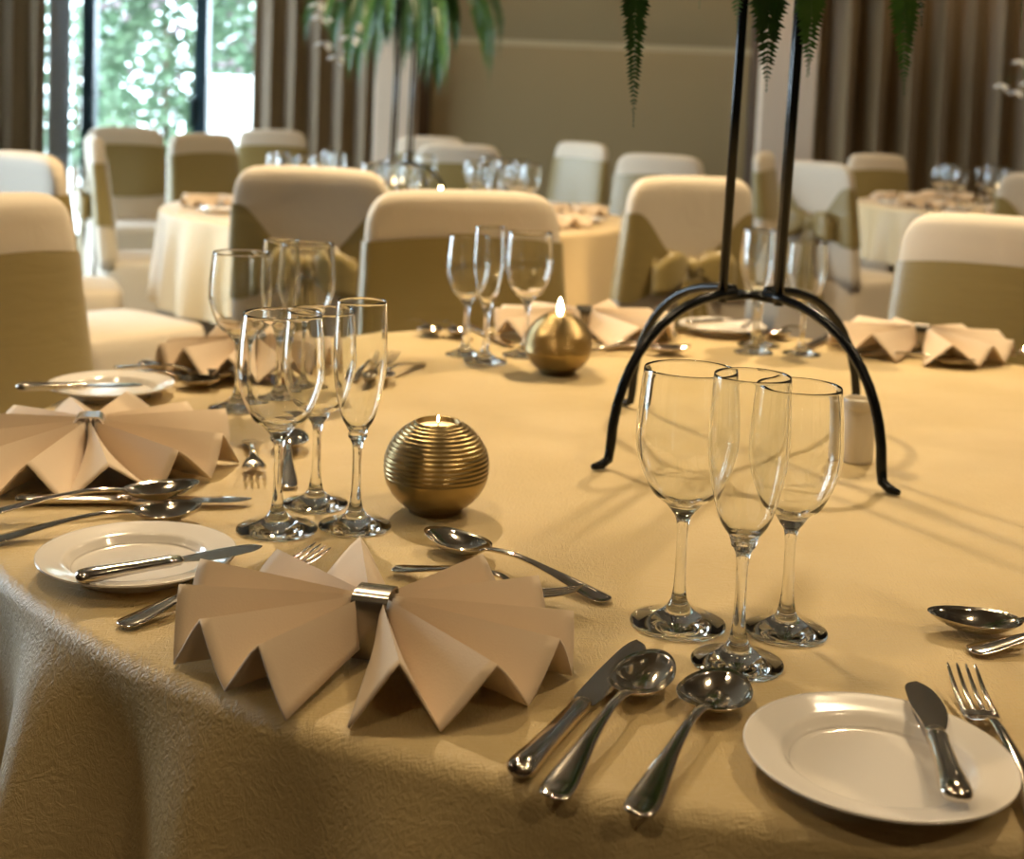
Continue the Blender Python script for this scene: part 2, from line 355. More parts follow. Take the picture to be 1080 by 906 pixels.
# ------------------------------------------------------------------ chairs
ZT = .97
def back_dim(z):
    """half width, half thickness, y centre of the covered backrest at height z"""
    w = .205 + .022 * sstep(.97, .45, z); t = .030 + .012 * sstep(.95, .5, z)
    Rc = .085
    if z > ZT - Rc: w = w - Rc + Rc * max(0, 1 - ((z - (ZT - Rc)) / Rc) ** 2.6) ** (1 / 2.6) - .0
    if z > ZT - .03: t = t * max(.02, 1 - ((z - (ZT - .03)) / .03) ** 2) ** .5
    return w, t, -.205 - (z - .46) * .11
def sup(t, w, h, e=.45):
    c, s_ = math.cos(t), math.sin(t)
    return math.copysign(abs(c) ** e, c) * w, math.copysign(abs(s_) ** e, s_) * h
def make_chair():
    t = thing('banquet_chair', 'x', 'chair'); n = 44
    zs = [.44, .5, .56, .62, .68, .74, .8, .85, .885, .91, .93, .945, .955, .962, .967, .97]
    rings = []
    for z in zs:
        w, th, y0 = back_dim(z)
        rings.append([(sup(2 * PI * j / n, w, th)[0], y0 + sup(2 * PI * j / n, w, th)[1] + .02 * math.cos(PI * sup(2 * PI * j / n, w, th)[0] / .5) - .02, z + (.008 * (1 - (sup(2 * PI * j / n, w, th)[0] / .22) ** 2) if z > .93 else 0)) for j in range(n)])
    MB().loft(rings).build('back_cover', 'cover', t)
    rnd = random.Random(5); rings = []
    n2 = 72
    for z, g in [(.005, .035), (.12, .028), (.24, .018), (.34, .009), (.42, .002), (.455, 0), (.468, -.008), (.474, -.03), (.477, -.12), (.478, -.2)]:
        ring = []
        for j in range(n2):
            a = 2 * PI * j / n2; x, yy = sup(a, .225 + g, .245 + g, .32)
            rip = .012 * math.sin(9 * a + 1.3) * sstep(.45, .0, z) + .006 * math.sin(17 * a) * sstep(.44, .1, z)
            k = 1 + rip / .24
            ring.append((x * k, -.01 + yy * k, z))
        rings.append(ring)
    MB().loft(rings).build('seat_cover', 'cover', t)
    # sash wrapped around the backrest, gathered to the bow behind
    n3 = 96; nv = 9
    def sfn(u, v):
        a = 2 * PI * u; x_, y_ = sup(a, 1, 1)
        bk = sstep(-.2, -1, math.sin(a)) * sstep(.95, .1, abs(x_))      # 1 at the middle of the rear
        zt = .885 - .015 * abs(math.cos(a)) - .155 * bk; zb = .60 + .02 * abs(math.cos(a)) + .075 * bk
        z = zb + (zt - zb) * v
        w, th, y0 = back_dim(min(z, .9)); x, yy = sup(a, w + .006, th + .006)
        rip = .0035 * math.sin(v * 19 + 2 * x * 9) * (.35 + bk)
        return (x * (1 + rip), y0 + yy * (1 + rip * 6) + .02 * math.cos(PI * x / .5) - .02 - .004 * bk, z)
    MB().grid(sfn, n3 + 1, nv).build('sash', 'sash', t)
    zk = .715; yk = back_dim(zk)[2] - back_dim(zk)[1] - .018
    b = MB(); b.lathe([(.001, -.034), (.016, -.03), (.027, -.012), (.028, .010), (.018, .028), (.001, .033)], 14)
    b.v = [(p[0] * .9, yk + p[1] * .9, zk + p[2]) for p in b.v]; bow = b.build('bow', 'sash', t)
    for s_ in (-1, 1):
        def loop(u, v, s_=s_):
            a = 2 * PI * u; r = .5 - .5 * math.cos(a)
            return (s_ * (.012 + .125 * r), yk - .008 + .032 * math.sin(a) * (r ** .4) - .012 * r, zk + (v - .5) * (.028 + .085 * math.sin(PI * .78 * r)) - .035 * r * r + .006 * math.sin(v * 14))
        solid(MB().grid(loop, 29, 7).build('bow_loop', 'sash', bow), .002)
        def tail(u, v, s_=s_):
            return (s_ * (.01 + .055 * u + (v - .5) * (.03 + .075 * u)), yk - .006 - .02 * math.sin(u * 2.6) + .008 * math.sin(v * 12 + u * 3), zk - .02 - .33 * u - s_ * .02 * u * v)
        solid(MB().grid(tail, 14, 9).build('bow_tail', 'sash', bow), .002)
    return t
chair0 = make_chair(); used = [False]
def chair(x, y_, face, label, group):
    """x, y of the top of the backrest; face = world direction (deg) the sitter looks at"""
    o = copy_tree(chair0) if used[0] else chair0
    used[0] = True
    rz = R(face - 90)
    off = Matrix.Rotation(rz, 3, 'Z') @ Vector((0, -.26, 0))
    o.location = (x - off.x, y_ - off.y, 0); o.rotation_euler = (0, 0, rz); tag(o, label, 'chair', group); return o
def toward(x, y_, T): return math.degrees(math.atan2(T[1] - y_, T[0] - x))
G1 = 'covered chairs at the table with the black iron stand'; G2 = 'covered chairs around the table by the garden window'; G3 = 'covered chairs around the table by the long curtain'; G4 = 'stray covered chairs further back'
for x, y_, f, lab, g in [
    (-.845, 2.08, toward(-.845, 2.08, TC), 'cream covered chair with olive sash drawn to gold table by the half-hidden fanned napkin', G1),
    (-.095, 2.70, toward(-.095, 2.70, TC), 'cream covered chair with broad olive sash behind the lit brass candle ball', G1),
    (.965, 2.56, toward(.965, 2.56, TC), 'cream covered chair with olive sash behind the fanned napkin beside the iron stand', G1),
    (-.53, 3.47, toward(-.53, 3.47, T2), 'cream covered chair turned away, sash dipping low, between gold and window tables', G2),
    (-1.36, 3.66, 50, 'cream covered chair with sunlit seat, between gold table and garden window table', G2),
    (-1.86, 4.52, 22, 'cream covered chair with white-lit top, behind the chair with the sunlit seat', G2),
    (-1.74, 5.47, 22, 'side-on covered chair with a loose sash bow standing before the window', G2),
    (-1.53, 6.50, toward(-1.53, 6.50, T2) + 18, 'tan covered chair facing the table in front of the window upright', G2),
    (.51, 3.80, toward(.51, 3.8, T2) - 14, 'covered chair turned away with olive bow, beyond the tall black rods', G2),
    (.66, 6.0, toward(.66, 6.0, T2) + 22, 'pale-topped covered chair facing the garden window table before the fabric panel', G2),
    (-.27, 6.42, -93, 'covered chair behind the fern stand, facing the back of the tablecloth', G2),
    (.40, 8.0, 225, 'small covered chair set apart in front of the fabric wall panel', G4),
    (-.50, 7.85, -92, 'covered chair further back near the pale column, behind the fern stand chair', G4),
    (-2.12, 7.2, -60, 'white-lit covered chair close to the window beside the chair with loose bow', G4),
    (-1.47, 8.0, -80, 'covered chair close to the narrow bronze curtain at the window', G4),
    (1.34, 5.80, 34, 'white-topped covered chair with olive bow turned toward the curtain table', G3),
    (1.40, 7.35, -22, 'side-on covered chair before the pale column at the curtain table', G3),
    (2.22, 8.05, toward(2.22, 8.05, T3), 'covered chair backed against the long bronze curtain', G3),
    (2.20, 5.40, toward(2.2, 5.4, T3), 'covered chair turned away in front of the curtain table', G3),
]: chair(x, y_, f, lab, g)

# ------------------------------------------------------------------ glassware
def glass_profile(fr, bz, wr, wz, rr, H, stem=.0042):
    """outer and inner lathe profiles: foot radius, bowl bottom z, widest radius and its z, rim radius, height"""
    foot = [(.0005, .0), (fr * .6, .0), (fr * .97, .0), (fr, .0009), (fr * .985, .0020), (fr * .74, .0040), (fr * .50, .0072)]
    st = [(fr * .50, .0072), (fr * .36, .0102), (fr * .25, .0145), (stem * 1.45, .021), (stem * 1.08, .033), (stem * .95, bz * .62), (stem * 1.0, bz * .82), (stem * 1.35, bz * .93), (stem * 2.1, bz * .985)]
    o = [(stem * 2.1, bz * .985, 0), (wr * .38, bz + .006, 0), (wr * .62, bz + (wz - bz) * .23, 0), (wr * .85, bz + (wz - bz) * .53, 0), (wr * .968, bz + (wz - bz) * .80, 0), (wr, wz, 0), (wr * .80 + rr * .20, wz * .66 + H * .34, 0), (wr * .45 + rr * .55, wz * .33 + H * .67, 0), (rr, H, 0)]
    outer = [(p[0], p[1]) for p in spline(o, 5)]
    inner = []
    for r, z in reversed(outer):
        if z < bz + .0055: break
        th = .0009 + .0035 * (1 - sstep(bz, bz + .022, z))
        inner.append((max(.0004, r - th - .0004 * 0), z if z < H - .0005 else H - .0002))
    inner.append((.0004, inner[-1][1] - .0006))
    outer[-1] = (rr - .0001, H - .0006)
    bowl = outer + [(rr - .00045, H)] + inner
    return [(p[0], p[1]) for p in spline([(a, b_, 0) for a, b_ in foot], 2)], [(p[0], p[1]) for p in spline([(a, b_, 0) for a, b_ in st], 3)], bowl
KIND = {'large': (.0368, .090, .0395, .148, .0355, .2005), 'small': (.0318, .086, .0356, .142, .0322, .192), 'flute': (.0331, .088, .0287, .160, .0274, .211), 'slim': (.0338, .086, .0248, .160, .0230, .212)}
GM = {}
for k, a in KIND.items():
    f_, s_, b_ = glass_profile(*a); n = 44
    def fl(prof):   # orientation: outward normals
        mb = MB().lathe(prof, n); return mb
    GM[k] = [fl(f_).mesh('foot', True), fl(s_).mesh('stem', True), fl(b_).mesh('bowl', True)]
    lo = f_ + s_[1:] + b_[1:]; lo = lo[:2] + lo[2::2] + ([lo[-1]] if (len(lo) % 2) else [])
    GM[k + '_far'] = MB().lathe(lo, 18).mesh('glass_far', True)
    for me in GM[k] + [GM[k + '_far']]: me.materials.append(M['glass'])
NAMES = {'large': 'wine_glass', 'small': 'wine_glass', 'flute': 'champagne_flute', 'slim': 'champagne_flute'}
def glass(x, y_, kind, label, rz=0., group=None):
    t = thing(NAMES[kind], label, 'glass', (x, y_, TZ + .0005), rz, group)
    for nm, me in zip(('foot', 'stem', 'bowl'), GM[kind]): link(nm, me, t)
    return t
def glass_far(x, y_, kind, label, group, z=TZ):
    o = link(NAMES[kind], GM[kind + '_far']); o.location = (x, y_, z + .0005); return tag(o, label, 'glass', group)
g1 = 'glass trio beside the round-bowled spoon'; g2 = 'glass trio beside the ridged brass ball'; g3 = 'glass trio at the half-hidden napkin'; g4 = 'glass trio near the lit candle ball'; g5 = 'glass trio beyond the iron stand'
glass(.141, .9944, 'large', 'large clear wine glass next to the iron stand and knife blade tip', .1, g1)
glass(.1753, .924, 'flute', 'clear champagne flute right above the round soup spoon bowl', .2, g1)
glass(.2231, .9874, 'small', 'smaller clear wine glass standing before the cream ceramic pot', .3, g1)
glass(-.2039, 1.182, 'large', 'large clear wine glass beside the bread plate with bright knife', .1, g2)
glass(-.181, 1.262, 'small', 'smaller clear wine glass between dessert spoon handle and champagne flute', .4, g2)
glass(-.1346, 1.2002, 'slim', 'slim clear champagne flute standing beside the ridged brass ball', .2, g2)
glass(-.339, 1.652, 'large', 'clear wine glass just in front of the half-hidden fanned napkin', .1, g3)
glass(-.276, 1.785, 'large', 'clear wine glass at the half-hidden napkin, furthest into the table', .1, g3)
glass(-.300, 1.715, 'slim', 'clear champagne flute at the half-hidden fanned napkin', .1, g3)
glass(-.066, 2.085, 'small', 'smaller clear wine glass over the knives near the lit candle', .1, g4)
glass(-.033, 2.035, 'slim', 'slim clear champagne flute near the lit candle ball', .1, g4)
glass(.030, 2.10, 'large', 'large clear wine glass right behind the lit candle ball', .1, g4)
glass(.419, 2.214, 'flute', 'clear champagne flute behind the black rods of the stand', .1, g5)
glass(.440, 2.285, 'large', 'large clear wine glass behind the black rods, near bread plate', .1, g5)
glass(.500, 2.213, 'small', 'smaller clear wine glass behind the arch of the iron stand', .1, g5)

# ------------------------------------------------------------------ plates
pp = [(.0005, .004), (.046, .004), (.048, .0), (.050, .0), (.053, .004), (.060, .0095), (.0785, .0150), (.0800, .0165), (.0790, .0172), (.066, .0146), (.0585, .0132), (.0555, .0105), (.052, .0070), (.047, .0062), (.0005, .0062)]
PLATE = MB().lathe([(p[0], p[1]) for p in spline([(a, b_, 0) for a, b_ in pp], 3)], 72).mesh('bread_plate'); PLATE.materials.append(M['plate'])
def plate(x, y_, label, group='bread plates on the gold table', z=TZ):
    o = link('bread_plate', PLATE); o.location = (x, y_, z); return tag(o, label, 'plate', group)
plate(.233, .7645, 'white bread plate carrying the butter knife with the dark blade')
plate(-.2975, 1.061, 'white bread plate with a bright knife hanging over its edge')
plate(-.515, 1.700, 'white bread plate partly behind the fanned napkin with silver ring')
plate(.395, 2.405, 'white bread plate seen through the arch of the iron stand')

# ------------------------------------------------------------------ cutlery  (x along the length, handle end at 0)
def bar(stations, n=14):
    """loft of flattened oval sections: (x, half width, half thickness, z centre)"""
    rings = []
    for x, w, th, z in spline4(stations, 4):
        rings.append([(x, w * math.cos(2 * PI * j / n), z + th * math.sin(2 * PI * j / n)) for j in range(n)])
    return MB().loft(rings)
def spline4(tab, n):
    out = []
    for i in range(len(tab) - 1):
        p0 = tab[max(i - 1, 0)]; p1 = tab[i]; p2 = tab[i + 1]; p3 = tab[min(i + 2, len(tab) - 1)]
        for k in range(n):
            t = k / n; q = []
            for a, b_, c, d in zip(p0, p1, p2, p3):
                m1 = (c - a) / 2; m2 = (d - b_) / 2
                q.append((2 * t ** 3 - 3 * t * t + 1) * b_ + (t ** 3 - 2 * t * t + t) * m1 + (-2 * t ** 3 + 3 * t * t) * c + (t ** 3 - t * t) * m2)
            q[1] = max(q[1], .0004); q[2] = max(q[2], .0003); out.append(tuple(q))
    out.append(tab[-1]); return out
HANDLE = [(0, .0010, .0006, .0030), (.0015, .0065, .0013, .0030), (.006, .0098, .0017, .0032), (.016, .0105, .0018, .0042), (.035, .0085, .0018, .0075), (.065, .0052, .0019, .0125), (.095, .0036, .0020, .0155), (.115, .0034, .0021, .0150)]
def spoon_meshes(blen, bw, scale=1., tipw=.85):
    s = scale; h = bar([(x * s, w, th, z) for x, w, th, z in HANDLE] + [(.127 * s, .0042, .0019, .0138), (.133 * s, .0062, .0010, .0126)])
    x0 = .129 * s
    def surf(inner):
        def fn(u, v):
            a = v * 2 * PI; q = u
            c, s_ = math.cos(a), math.sin(a)
            wid = bw * (1 + (.04 if c < 0 else -.04) * abs(c))
            x = x0 + blen / 2 + blen / 2 * q * c; y_ = wid * q * s_ * (1 - .09 * c)
            dep = .0118 * (1 - q * q) ** .9
            z = .0135 - dep + .0025 * q * max(0, c) - (.0 if inner else .0011 * (1 - .5 * q))
            return (x, y_, z)
        return fn
    b = MB().grid(surf(True), 12, 41); n1 = len(b.v)
    b.grid(surf(False), 12, 41); b.f[11 * 40:] = [tuple(reversed(f)) for f in b.f[11 * 40:]]
    for j in range(40):   # rim
        b.f.append((11 * 41 + j, n1 + 11 * 41 + j, n1 + 11 * 41 + j + 1, 11 * 41 + j + 1))
    return h.mesh('handle'), b.mesh('bowl')
def fork_meshes(s=1.):
    h = bar([(x * s, w, th, z) for x, w, th, z in HANDLE] + [(.122 * s, .0045, .0019, .0125), (.130 * s, .0095, .0014, .0085), (.140 * s, .0122, .0012, .0062), (.147 * s, .0124, .0011, .0062), (.149 * s, .0122, .0009, .0064)])
    tines = []
    for k in range(4):
        y0 = (-1.5 + k) * .0066
        st = [(.146, .00225, .0012, .0062), (.160, .0021, .0012, .0078), (.178, .00175, .0011, .0122), (.192, .0013, .0010, .0168), (.1965, .0005, .0005, .0185)]
        b = MB(); rings = []
        for x, w, th, z in spline4(st, 3):
            rings.append([(x * s, y0 * (1 - .05 * (x - .146) / .05) + w * math.cos(2 * PI * j / 8), z + th * math.sin(2 * PI * j / 8)) for j in range(8)])
        tines.append(b.loft(rings).mesh('tine'))
    return h.mesh('handle'), tines
def knife_meshes(hl=.105, bl=.118, bw=.0112, butter=False):
    h = bar([(0, .0012, .001, .0058), (.002, .0068, .0038, .0058), (.007, .0092, .0054, .0058), (.018, .0090, .0056, .0058), (hl * .45, .0074, .0050, .0058), (hl * .8, .0066, .0046, .0058), (hl - .008, .0070, .0050, .0058), (hl - .005, .0058, .0044, .0058), (hl, .0062, .0040, .0058), (hl + .003, .004, .0020, .0058)], 16)
    n = 22; rings = []
    for i in range(n + 1):
        u = i / n; x = hl - .002 + bl * u
        if butter: up = bw * (.62 + .45 * sstep(.05, .6, u)); dn = -bw * (.55 + .65 * math.sin(PI * min(1, u * 1.05)))
        else: up = bw * (.72 + .12 * math.sin(PI * u)); dn = -bw * (.50 + .62 * math.sin(PI * min(1, .12 + u * .72)) - .12 * u)
        end = math.sqrt(max(0, 1 - max(0, (u - .80) / .20) ** 2))
        mid = bw * (.35 if not butter else .1)
        up = mid + (up - mid) * end; dn = mid + (dn - mid) * end
        if i == n: up = mid + .0006; dn = mid - .0006
        th = .0012 * (1 - .5 * u)
        rings.append([(x, up, .0058 + th * .6), (x, (up + dn) / 2, .0058 + th), (x, dn, .0058 + .0002), (x, dn, .0058 - .0002), (x, (up + dn) / 2, .0058 - th), (x, up, .0058 - th * .6)])
    return h.mesh('handle'), MB().loft(rings).mesh('blade', True, 35)
CUT = {'spoon': ('dessert_spoon',) + spoon_meshes(.072, .0215), 'soup': ('soup_spoon',) + spoon_meshes(.062, .0245, .98), 'small': ('dessert_spoon',) + spoon_meshes(.055, .0185, .95)}
FK = {'fork': fork_meshes(1.), 'dfork': fork_meshes(.86)}
KN = {'knife': knife_meshes(), 'butter': knife_meshes(.082, .074, .0098, True)}
for t_ in list(CUT.values()):
    for me in t_[1:]: me.materials.append(M['silver'])
for h_, ts in FK.values():
    for me in [h_] + ts: me.materials.append(M['silver'])
for ms in KN.values():
    for me in ms: me.materials.append(M['silver'])
LEN = {'spoon': .201, 'soup': .188, 'small': .178, 'fork': .1965, 'dfork': .169, 'knife': .222, 'butter': .155}
def cutlery(kind, end, tip, label, z=TZ + .0005, tilt=0., roll=0., flip=False):
    """laid from its handle end toward its tip; kept at its real length about the middle of the two points"""
    e = Vector((*end, 0)); t_ = Vector((*tip, 0)); d = (t_ - e).normalized(); mid = (e + t_) / 2
    e = mid - d * LEN[kind] / 2
    nm = CUT[kind][0] if kind in CUT else {'fork': 'table_fork', 'dfork': 'dessert_fork', 'knife': 'table_knife', 'butter': 'butter_knife'}[kind]
    o = thing(nm, label, {'fork': 'fork', 'dfork': 'fork', 'knife': 'knife', 'butter': 'knife'}.get(kind, 'spoon'))
    o.location = (e.x, e.y, z); o.rotation_euler = Euler((roll, -tilt, math.atan2(d.y, d.x)), 'XYZ')
    if kind in CUT:
        link('handle', CUT[kind][1], o); link('bowl', CUT[kind][2], o)
    elif kind in FK:
        link('handle', FK[kind][0], o)
        for me in FK[kind][1]: link('tine', me, o)
    else:
        link('handle', KN[kind][0], o); bl = link('blade', KN[kind][1], o)
        if flip: bl.scale = (1, -1, 1)
    return o
cutlery('knife', (.016, .743), (.108, .942), 'silver table knife lying between the near napkin and two spoons')
cutlery('spoon', (.038, .726), (.114, .898), 'oval dessert spoon lying between table knife and round soup spoon')
cutlery('soup', (.085, .711), (.158, .870), 'round-bowled soup spoon lying between oval spoon and bread plate')
cutlery('fork', (-.278, .937), (-.146, 1.092), 'silver fork running under the fanned napkin with the pewter ring')
cutlery('spoon', (.081, 1.036), (-.056, 1.150), 'dessert spoon lying behind the napkin with the pewter ring')
cutlery('dfork', (-.086, 1.078), (.064, 1.006), 'dessert fork crossing a spoon handle behind the pewter-ring napkin', z=TZ + .003)
cutlery('butter', (.2600, .704), (.2830, .851), 'butter knife with dark blade on the white plate near the fork', z=TZ + .0165, tilt=.0)
cutlery('fork', (.312, .700), (.326, .893), 'silver fork with tines up beside the plate with dark-bladed butter knife')
cutlery('spoon', (.530, .985), (.342, 1.000), 'dessert spoon lying beyond the fork, near the smaller wine glass')
cutlery('dfork', (.358, .958), (.515, .992), 'dessert fork whose handle end lies beneath the spoon bowl', z=TZ + .0005)
cutlery('butter', (-.328, .979), (-.190, 1.074), 'bright knife lying across the rim of the bread plate', z=TZ + .0165, tilt=.0)
cutlery('knife', (-.460, 1.224), (-.240, 1.250), 'table knife lying along the napkin with the silver ring')
cutlery('spoon', (-.462, 1.165), (-.302, 1.245), 'dessert spoon lying over the knife by the silver-ring napkin', z=TZ + .007)
cutlery('soup', (-.432, 1.116), (-.290, 1.196), 'soup spoon half behind the bread plate with the bright knife')
cutlery('dfork', (-.290, 1.485), (-.252, 1.325), 'dessert fork with tines toward the bread plate, past the silver-ring napkin')
cutlery('spoon', (-.217, 1.312), (-.246, 1.495), 'dessert spoon standing behind the two wine glasses beside dessert fork')
cutlery('butter', (-.615, 1.632), (-.462, 1.668), 'knife resting on the bread plate behind the silver-ring napkin', z=TZ + .0165)
cutlery('knife', (-.53, 1.885), (-.325, 1.805), 'table knife nearest the half-hidden fanned napkin')
cutlery('spoon', (-.55, 1.855), (-.38, 1.782), 'dessert spoon lying between the half-hidden napkin and soup spoon', z=TZ + .003)
cutlery('soup', (-.548, 1.822), (-.395, 1.752), 'soup spoon lying past the bread plate at the half-hidden napkin')
cutlery('spoon', (-.130, 1.985), (-.190, 1.805), 'dessert spoon on bare gold cloth between candle balls')
cutlery('dfork', (-.222, 1.835), (-.172, 1.995), 'dessert fork beside the lone spoon on the gold cloth')
cutlery('knife', (-.078, 2.365), (.014, 2.150), 'table knife beside the napkin behind the lit candle')
cutlery('spoon', (-.125, 2.395), (-.075, 2.215), 'dessert spoon between knife and soup spoon near the lit candle')
cutlery('soup', (-.175, 2.395), (-.125, 2.225), 'soup spoon at the edge beside the chair behind the lit candle')
cutlery('spoon', (.118, 2.130), (.292, 2.160), 'dessert spoon lying before the napkin behind the lit candle')
cutlery('dfork', (.285, 2.205), (.125, 2.165), 'dessert fork lying behind the spoon at the lit candle napkin')
cutlery('butter', (.328, 2.375), (.455, 2.445), 'knife lying on the bread plate beyond the iron arch', z=TZ + .0165)
cutlery('fork', (.325, 2.455), (.275, 2.275), 'fork between the lit candle napkin and bread plate')
cutlery('spoon', (.590, 2.215), (.765, 2.135), 'dessert spoon in front of the napkin right of the iron stand')
cutlery('dfork', (.585, 2.270), (.735, 2.205), 'dessert fork tucked along the napkin beyond the iron stand foot')
cutlery('knife', (.625, 2.455), (.520, 2.265), 'table knife behind the smaller wine glass at the iron stand')
cutlery('soup', (.560, 2.490), (.475, 2.340), 'soup spoon behind the glasses beyond the iron stand')
cutlery('fork', (.965, 2.385), (.868, 2.225), 'fork at the far end of the napkin beside the iron stand chair')

# ------------------------------------------------------------------ fanned napkins with rings
def napkin(cx, cy, ang, label, ring='ringmat', seed=1, rad=.165, hz=.038, folds=10, spread=83, far=False, z=TZ, ysq=1.):
    """accordion-pleated napkin pinched in the middle; ang = direction (deg) of the right-hand half"""
    rnd = random.Random(seed); t = thing('napkin', label, 'napkin', (cx, cy, z), R(ang)) if not far else None
    sub = 3 if far else 6; nr = 6 if far else 14
    meshes = []
    for side in (0, 1):
        cr = []
        for i in range(folds + 1):
            a = -spread + 2 * spread * i / folds + (rnd.uniform(-4, 4) if 0 < i < folds else 0)
            up = (i % 2 == 1)
            cr.append((a, (hz * rnd.uniform(.85, 1.12)) if up else rnd.uniform(.001, .004), rad * rnd.uniform(.95, 1.05)))
        def fn(u, v, cr=cr, side=side):
            k = v * folds; i = min(int(k), folds - 1); s_ = k - i
            a0, z0, r0 = cr[i]; a1, z1, r1 = cr[i + 1]
            e = s_ - .055 * math.sin(2 * PI * s_)          # soften the crease a little
            e = e + .0 
            a = R(a0 + (a1 - a0) * s_); zo = z0 + (z1 - z0) * (s_ * .86 + .14 * sstep(0, 1, s_)); r_o = r0 + (r1 - r0) * s_
            r = .010 + (r_o - .010) * u
            zi = .012 + ((s_ if z1 > z0 else 1 - s_)) * .032      # height at the ring
            zz = zi + (zo - zi) * u ** 1.15
            x = r * math.cos(a) + .004; yy = r * math.sin(a) * ysq
            if side: x, yy = -x, -yy
            return (x, yy, max(zz, .0012) + .0006)
        meshes.append(MB().grid(fn, nr, folds * sub + 1))
    if far:
        b = MB()
        for m_ in meshes: b.add(m_.v, m_.f)
        me = b.mesh('napkin', True, 30); me.materials.append(M['napkin']); return me
    for k, m_ in enumerate(meshes):
        o = m_.build('pleated_fan', 'napkin', t, True, 50); solid(o, .0016, 1.)
    # ring: flat band around the pinch
    b = MB(); prof = []
    for k in range(24):
        a = 2 * PI * k / 24; yy, zz = sup(a, .0165, .0250, .5); prof.append((yy, zz + .0265))
    rings = [[(x, p[0] * q, .0255 + (p[1] - .0255) * q) for p in prof] for x, q in ((-.013, .93), (-.013, 1.), (.013, 1.), (.013, .93), (-.013, .93))]
    o = b.loft(rings, caps=False).build('napkin_ring', ring, t, True, 40); o.rotation_euler = (0, 0, 0)
    return t
napkin(-.086, .908, -12, 'fanned beige napkin with pewter ring between fork and table knife', seed=3, rad=.135, folds=12, hz=.044, ysq=.82)
napkin(.512, .850, 14, 'fanned beige napkin beside the fork next to the dark-bladed butter knife', seed=5, rad=.135, folds=12, hz=.044, ysq=.82)
napkin(-.442, 1.385, -78, 'fanned beige napkin with bright silver ring beside the bread plates', 'ringlight', seed=8, rad=.152, folds=12)
napkin(-.380, 1.925, -122, 'fanned beige napkin half hidden behind wine glasses near sunlit seats', 'ringlight', seed=12, rad=.128)
napkin(.135, 2.335, 4, 'fanned beige napkin standing right behind the lit candle ball', seed=17, rad=.160)
napkin(.725, 2.285, -24, 'fanned beige napkin on the gold cloth behind the iron stand foot', seed=21, rad=.150)

# ------------------------------------------------------------------ brass candle balls
def ball_mesh():
    Rb = .0515; prof = [(.0005, 0), (.022, 0), (.0255, .0015)]
    z0 = .046; a0 = -math.acos(.0262 / Rb); a1 = math.acos(.0225 / Rb); n = 150
    for i in range(n + 1):
        a = a0 + (a1 - a0) * i / n; r = Rb * math.cos(a); z = z0 + Rb * .93 * math.sin(a)
        u = (a - R(-12)) / (a1 - R(-12))
        g = 0
        if 0 < u < 1: g = -.0011 * (0.5 - .5 * math.cos(2 * PI * u * 14)) ** 1.6
        prof.append((r + g * math.cos(a), z + g * math.sin(a)))
    zt = prof[-1][1]; prof += [(.0218, zt + .0008), (.0205, zt), (.0203, zt - .012), (.0005, zt - .012)]
    return prof, zt
bp_, bzt = ball_mesh(); BALL = MB().lathe(bp_, 64).mesh('ball'); BALL.materials.append(M['brass'])
BALLF = MB().lathe(bp_[::5] + bp_[-3:], 24).mesh('ball_far'); BALLF.materials.append(M['brass'])
WAX = MB().lathe([(.0200, bzt - .0118), (.0200, bzt - .005), (.0190, bzt - .0042), (.006, bzt - .0052), (.0005, bzt - .0052)], 24).mesh('candle'); WAX.materials.append(M['wax'])
WICK = MB().tube([(0, 0, bzt - .006), (.0004, 0, bzt + .001)], .0006, 6).mesh('wick'); WICK.materials.append(M['wick'])
fl_ = [(.0003, -.001), (.0022, .001), (.0038, .005), (.0040, .009), (.0030, .014), (.0015, .019), (.0002, .023)]
FLAME = MB().lathe(fl_, 14).mesh('flame'); FLAME.materials.append(M['flame'])
def ball(x, y_, label, flame, far=False, z=TZ, group=None):
    t = thing('candle_holder', label, 'candle holder', (x, y_, z), 0, group)
    link('ball', BALLF if far else BALL, t); w = link('candle', WAX, t); link('wick', WICK, w)
    f = link('flame', FLAME, w); f.location = (.0, 0, bzt); f.scale = (flame, flame, flame)
    if not far:
        l = bpy.data.lights.new('candle_glow', 'POINT'); l.energy = .12 * flame; l.color = (1, .55, .2); l.shadow_soft_size = .004
        lo = link('candle_glow', l, w); lo.location = (0, 0, bzt + .012 * flame)
    return t
ball(-.0635, 1.256, 'ridged brass candle ball on the cloth next to the slim champagne flute', .28)
ball(.0780, 1.965, 'ridged brass candle ball with a tall lit flame', 1.15)

# ------------------------------------------------------------------ cream pot
t = thing('ceramic_pot', 'small cream cylindrical pot standing by the leg of the iron stand', 'pot', (.4135, 1.515, TZ))
MB().lathe([(.0005, 0), (.0175, 0), (.0190, .0015), (.0192, .060), (.0188, .0615), (.0005, .0615)], 36).build('body', 'ceramic', t, True, 40)
MB().lathe([(.0194, .0618), (.0198, .0632), (.0198, .0725), (.0188, .0745), (.0160, .0745), (.0155, .070), (.0005, .070)], 36).build('lid', 'ceramic', t, True, 40)

